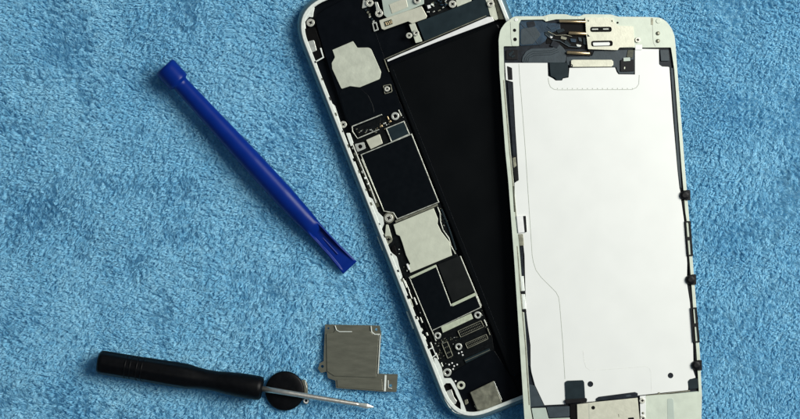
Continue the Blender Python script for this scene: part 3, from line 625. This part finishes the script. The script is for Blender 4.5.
# ================================================================== BLUE PRY TOOL
pt = Thing('pry_tool', 'dark blue plastic pry tool with a round head and flat slotted tip, lying diagonally', 'pry tool', (257, 167))
def pry():
    ax = Vector((164.2, 66.4)); bx = Vector((350.4, 268.2)); d = (bx - ax); L = d.length; d /= L; nrm = Vector((d.y, -d.x))
    # station: t(px along), half width, bottom z, top z, dip of the slot
    st = [(0, 9.8, .9, 7.9, 0), (.8, 11.2, .3, 8.5, 0), (3, 11.6, .2, 8.7, 0), (19, 11.6, .2, 8.7, 0), (21.5, 11.3, .4, 8.5, 0), (22.6, 8.8, 1.2, 7.4, 0), (24, 8.2, 1.4, 7.1, 0), (70, 9.2, 1.0, 7.6, 0), (130, 10.5, .5, 8.0, 0), (175, 10.6, .4, 7.6, 0),
          (205, 9.6, .4, 6.6, 0), (218, 8.6, .4, 5.8, 0), (221, 8.3, .4, 5.6, .5), (226, 8.1, .3, 5.1, 2.6), (236, 7.9, .3, 4.2, 2.5), (250, 8.1, .2, 3.2, 1.7), (262, 8.7, .1, 2.3, 1.0), (268, 9.0, .1, 1.6, .5), (271, 9.2, .1, 1.4, 0), (274, 9.2, .2, 1.0, 0)]
    # densify
    full = []
    for A, B in zip(st, st[1:]):
        k = max(1, int((B[0] - A[0]) / 3))
        for j in range(k): full.append(tuple(A[i] + (B[i] - A[i]) * j / k for i in range(5)))
    full.append(st[-1])
    n = 48; bm = bmesh.new(); rings = []
    for t, w, z0, z1, dip in full:
        c = ax + d * t; ring = []; e = 1.0 if t < 205 else 1.0 - .55 * min(1, (t - 205) / 40)
        for i in range(n):
            q = 2 * math.pi * i / n; cs, sn = math.cos(q), math.sin(q)
            s = math.copysign(abs(cs) ** e, cs); v = math.copysign(abs(sn) ** e, sn)
            z = (z0 + z1) / 2 + (z1 - z0) / 2 * v
            if v > 0 and dip:
                f = max(0, min(1, (.80 - abs(s)) / .10)); z -= dip * f
            p = c + nrm * (s * w); ring.append(bm.verts.new(FLAT(p.x, p.y, z - .2)))
        rings.append(ring)
    for P, Q in zip(rings, rings[1:]):
        for i in range(n): bm.faces.new((P[i - 1], P[i], Q[i], Q[i - 1]))
    bm.faces.new(rings[0]); bm.faces.new(rings[-1])
    o = link('pry_body', bm, 'blue', pt, smooth=True)
    rib = [ax + d * 230, ax + d * 238, ax + d * 250, ax + d * 256]
    prism('slot_rib', stroke([tuple(p + nrm * .2) for p in rib], 1.6), .5, 1.75, 'blue', pt, bevel=.3)
pry()

# ================================================================== TOWEL
tw = Thing('towel', 'fluffy light blue plush towel spread flat under all the phone parts and tools', 'towel', (400, 209.5))
W2, H2 = 0.23, 0.155
def vnoise(x, y, cell, seed):
    g = np.random.default_rng(seed).random((256, 256)).astype(np.float32)
    fx, fy = x / cell + 100, y / cell + 100
    ix, iy = np.floor(fx).astype(int), np.floor(fy).astype(int); tx, ty = fx - ix, fy - iy
    tx = tx * tx * (3 - 2 * tx); ty = ty * ty * (3 - 2 * ty)
    G = lambda a, b: g[a % 256, b % 256]
    return (G(ix, iy) * (1 - tx) + G(ix + 1, iy) * tx) * (1 - ty) + (G(ix, iy + 1) * (1 - tx) + G(ix + 1, iy + 1) * tx) * ty
def ground(x, y):
    return (-2.15 + 1.25 * (vnoise(x, y, .030, 1) - .5) + .5 * (vnoise(x, y, .011, 2) - .5)) * MM
PILE_MAT = None
def towel_material():
    m = bpy.data.materials.new('towel_fibre'); m.use_nodes = True; nt = m.node_tree; N = nt.nodes; L = nt.links; N.clear()
    out = N.new('ShaderNodeOutputMaterial'); d = N.new('ShaderNodeBsdfDiffuse'); t = N.new('ShaderNodeBsdfTranslucent'); mx = N.new('ShaderNodeMixShader')
    g = N.new('ShaderNodeBsdfPrincipled'); mx2 = N.new('ShaderNodeMixShader')
    tc = N.new('ShaderNodeTexCoord')
    n1 = N.new('ShaderNodeTexNoise'); n1.inputs['Scale'].default_value = 38; n1.inputs['Detail'].default_value = 4
    n2 = N.new('ShaderNodeTexNoise'); n2.inputs['Scale'].default_value = 520; n2.inputs['Detail'].default_value = 2
    L.new(tc.outputs['Object'], n1.inputs['Vector']); L.new(tc.outputs['Object'], n2.inputs['Vector'])
    ad = N.new('ShaderNodeMath'); ad.operation = 'ADD'; L.new(n1.outputs['Fac'], ad.inputs[0]); L.new(n2.outputs['Fac'], ad.inputs[1])
    rp = N.new('ShaderNodeValToRGB'); mr = N.new('ShaderNodeMath'); mr.operation = 'MULTIPLY'; mr.inputs[1].default_value = .5
    L.new(ad.outputs[0], mr.inputs[0]); L.new(mr.outputs[0], rp.inputs[0])
    e = rp.color_ramp.elements; e[0].position = .38; e[0].color = TOW1; e[1].position = .62; e[1].color = TOW2
    for s in (d, t): L.new(rp.outputs[0], s.inputs['Color'])
    L.new(rp.outputs[0], g.inputs['Base Color']); g.inputs['Roughness'].default_value = .5; g.inputs['Specular IOR Level'].default_value = .3
    mx.inputs[0].default_value = .5; L.new(d.outputs[0], mx.inputs[1]); L.new(t.outputs[0], mx.inputs[2])
    mx2.inputs[0].default_value = .3; L.new(mx.outputs[0], mx2.inputs[1]); L.new(g.outputs[0], mx2.inputs[2])
    L.new(mx2.outputs[0], out.inputs[0]); return m
TOW1 = (0.28, 0.65, 0.86, 1); TOW2 = (0.43, 0.78, 0.94, 1)
M['towel'] = towel_material()
nx, ny = 240, 150
xs, ys = np.meshgrid(np.linspace(-W2 - .006, W2 + .006, nx), np.linspace(-H2 - .006, H2 + .006, ny), indexing='ij')
zs = ground(xs, ys)
edge = np.minimum(W2 + .006 - np.abs(xs), H2 + .006 - np.abs(ys)); zs -= np.clip(1 - edge / .004, 0, 1) ** 2 * 1.5 * MM
me = bpy.data.meshes.new('backing')
idx = np.arange(nx * ny).reshape(nx, ny)
top = np.stack([xs, ys, zs], -1).reshape(-1, 3); bot = top.copy(); bot[:, 2] = -4.6 * MM
F = np.stack([idx[:-1, :-1], idx[1:, :-1], idx[1:, 1:], idx[:-1, 1:]], -1).reshape(-1, 4)
Fb = F[:, ::-1] + nx * ny
per = np.concatenate([idx[:, 0], idx[-1, 1:], idx[-2::-1, -1], idx[0, -2:0:-1]])
pn = np.roll(per, -1); Fs = np.stack([per, per + nx * ny, pn + nx * ny, pn], -1)
me.from_pydata(np.concatenate([top, bot]).tolist(), [], np.concatenate([F, Fb, Fs]).tolist()); me.materials.append(M['towel'])
me.polygons.foreach_set('use_smooth', [True] * len(me.polygons))
bk = bpy.data.objects.new('backing', me); COL.objects.link(bk); bk.parent = tw.e

# pile: soft tufts of short fibres, each tuft leaning its own way within slow brushed swirls
FN = 1050000
rx = rng.uniform(-W2, W2, FN); ry = rng.uniform(-H2, H2, FN)
CS = 0.00110                                            # tuft spacing
wx = rx + .9 * CS * (vnoise(rx, ry, .0021, 21) - .5) * 2; wy = ry + .9 * CS * (vnoise(rx, ry, .0021, 22) - .5) * 2
cx, cy = np.floor(wx / CS).astype(int), np.floor(wy / CS).astype(int)
tab = np.random.default_rng(5).random((4, 1024, 1024)).astype(np.float32)
best = np.full(FN, 9.0); tid = np.zeros((2, FN), int); tcx = np.zeros(FN); tcy = np.zeros(FN)
for i in (-1, 0, 1):
    for j in (-1, 0, 1):
        a, b = (cx + i) % 1024, (cy + j) % 1024
        px = (cx + i + tab[0, a, b]) * CS; py = (cy + j + tab[1, a, b]) * CS
        dd = np.hypot(px - wx, py - wy); mk = dd < best
        best[mk] = dd[mk]; tid[0][mk] = a[mk]; tid[1][mk] = b[mk]; tcx[mk] = px[mk] - wx[mk] + rx[mk]; tcy[mk] = py[mk] - wy[mk] + ry[mk]
r1, r2 = tab[2, tid[0], tid[1]], tab[3, tid[0], tid[1]]
ang = 2 * math.pi * (.56 + .6 * (vnoise(rx, ry, .045, 31) - .5) + .35 * (vnoise(rx, ry, .010, 32) - .5)) + (r1 - .5) * 2.5 + rng.normal(0, .3, FN)
hgt = (1.55 + .38 * (r2 - .5) + .6 * (vnoise(rx, ry, .006, 33) - .5) + rng.normal(0, .16, FN)) * MM
lean = (.98 + .5 * (vnoise(rx, ry, .018, 34) - .5) + rng.normal(0, .14, FN)) * MM
# the pile is pressed flat under what lies on it
su, sv = rx / S + 400, 209.5 - ry / S
def seg(ax_, ay_, bx_, by_):
    dx, dy = bx_ - ax_, by_ - ay_; t = np.clip(((su - ax_) * dx + (sv - ay_) * dy) / (dx * dx + dy * dy), 0, 1)
    return np.hypot(su - ax_ - t * dx, sv - ay_ - t * dy)
pressed = (seg(164, 66, 350, 268) < 8) | (seg(98, 362, 262, 388) < 9) | (seg(265, 389, 368, 406) < 2.5) | (seg(285, 391, 286, 391) < 18) | \
    ((su > 326) & (su < 380) & (sv > 326) & (sv < 388)) | ((su > 337) & (su < 396) & (sv > 376) & (sv < 390))
hgt = np.where(pressed, hgt * .5, hgt)
pull = .30
tipx = rx + (tcx - rx) * pull + np.cos(ang) * lean; tipy = ry + (tcy - ry) * pull + np.sin(ang) * lean
gz = ground(rx, ry)
midx = rx + (tcx - rx) * pull * .35 + np.cos(ang) * lean * .28; midy = ry + (tcy - ry) * pull * .35 + np.sin(ang) * lean * .28
wa = ang + math.pi / 2 + rng.normal(0, .5, FN); wd = .12 * MM
ox, oy = np.cos(wa) * wd, np.sin(wa) * wd
V = np.empty((FN, 6, 3), np.float32)
V[:, 0] = np.stack([rx - ox, ry - oy, gz - .1 * MM], -1); V[:, 1] = np.stack([rx + ox, ry + oy, gz - .1 * MM], -1)
V[:, 2] = np.stack([midx + ox, midy + oy, gz + hgt * .62], -1); V[:, 3] = np.stack([midx - ox, midy - oy, gz + hgt * .62], -1)
V[:, 4] = np.stack([tipx + ox * .55, tipy + oy * .55, gz + hgt], -1); V[:, 5] = np.stack([tipx - ox * .55, tipy - oy * .55, gz + hgt], -1)
b0 = (np.arange(FN) * 6)[:, None]
Q = np.concatenate([b0 + np.array([[0, 1, 2, 3]]), b0 + np.array([[3, 2, 4, 5]])], 1).astype(np.int32).ravel()
me = bpy.data.meshes.new('pile'); me.vertices.add(FN * 6); me.vertices.foreach_set('co', V.ravel())
me.loops.add(len(Q)); me.loops.foreach_set('vertex_index', Q)
me.polygons.add(FN * 2); me.polygons.foreach_set('loop_start', np.arange(0, len(Q), 4, dtype=np.int32))
me.polygons.foreach_set('use_smooth', np.ones(FN * 2, bool))
me.update(calc_edges=True); me.materials.append(M['towel'])
pile = bpy.data.objects.new('pile', me); COL.objects.link(pile); pile.parent = tw.e; pile['kind'] = 'stuff'

for o in bpy.data.objects:
    if '_w' in o: del o['_w']

# ================================================================== LIGHT, WORLD, CAMERA
w = bpy.data.worlds.new('World'); scene.world = w; w.use_nodes = True
bg = w.node_tree.nodes['Background']; bg.inputs[0].default_value = (.62, .80, 1.0, 1); bg.inputs[1].default_value = .14
def area(name, loc, target, size, power, col):
    l = bpy.data.lights.new(name, 'AREA'); l.shape = 'RECTANGLE'; l.size = size[0]; l.size_y = size[1]; l.energy = power; l.color = col
    o = bpy.data.objects.new(name, l); o.location = loc; COL.objects.link(o)
    o.rotation_euler = (Vector(target) - Vector(loc)).to_track_quat('-Z', 'Y').to_euler(); o['kind'] = 'helper'; return o
area('window_light', (.93, .38, .96), (.0, .0, 0), (.75, .75), 25.5, (1.0, .985, .93))

cam = bpy.data.cameras.new('camera'); co = bpy.data.objects.new('camera', cam); COL.objects.link(co)
co.location = (0, 0, H); co.rotation_euler = (0, 0, 0)
cam.sensor_width = 36; cam.lens = 36 * H / (800 * S); cam.clip_start = .01; cam.clip_end = 20
scene.camera = co
vs = scene.view_settings; vs.view_transform = 'Standard'; vs.look = 'None'; vs.exposure = 0; vs.gamma = 1
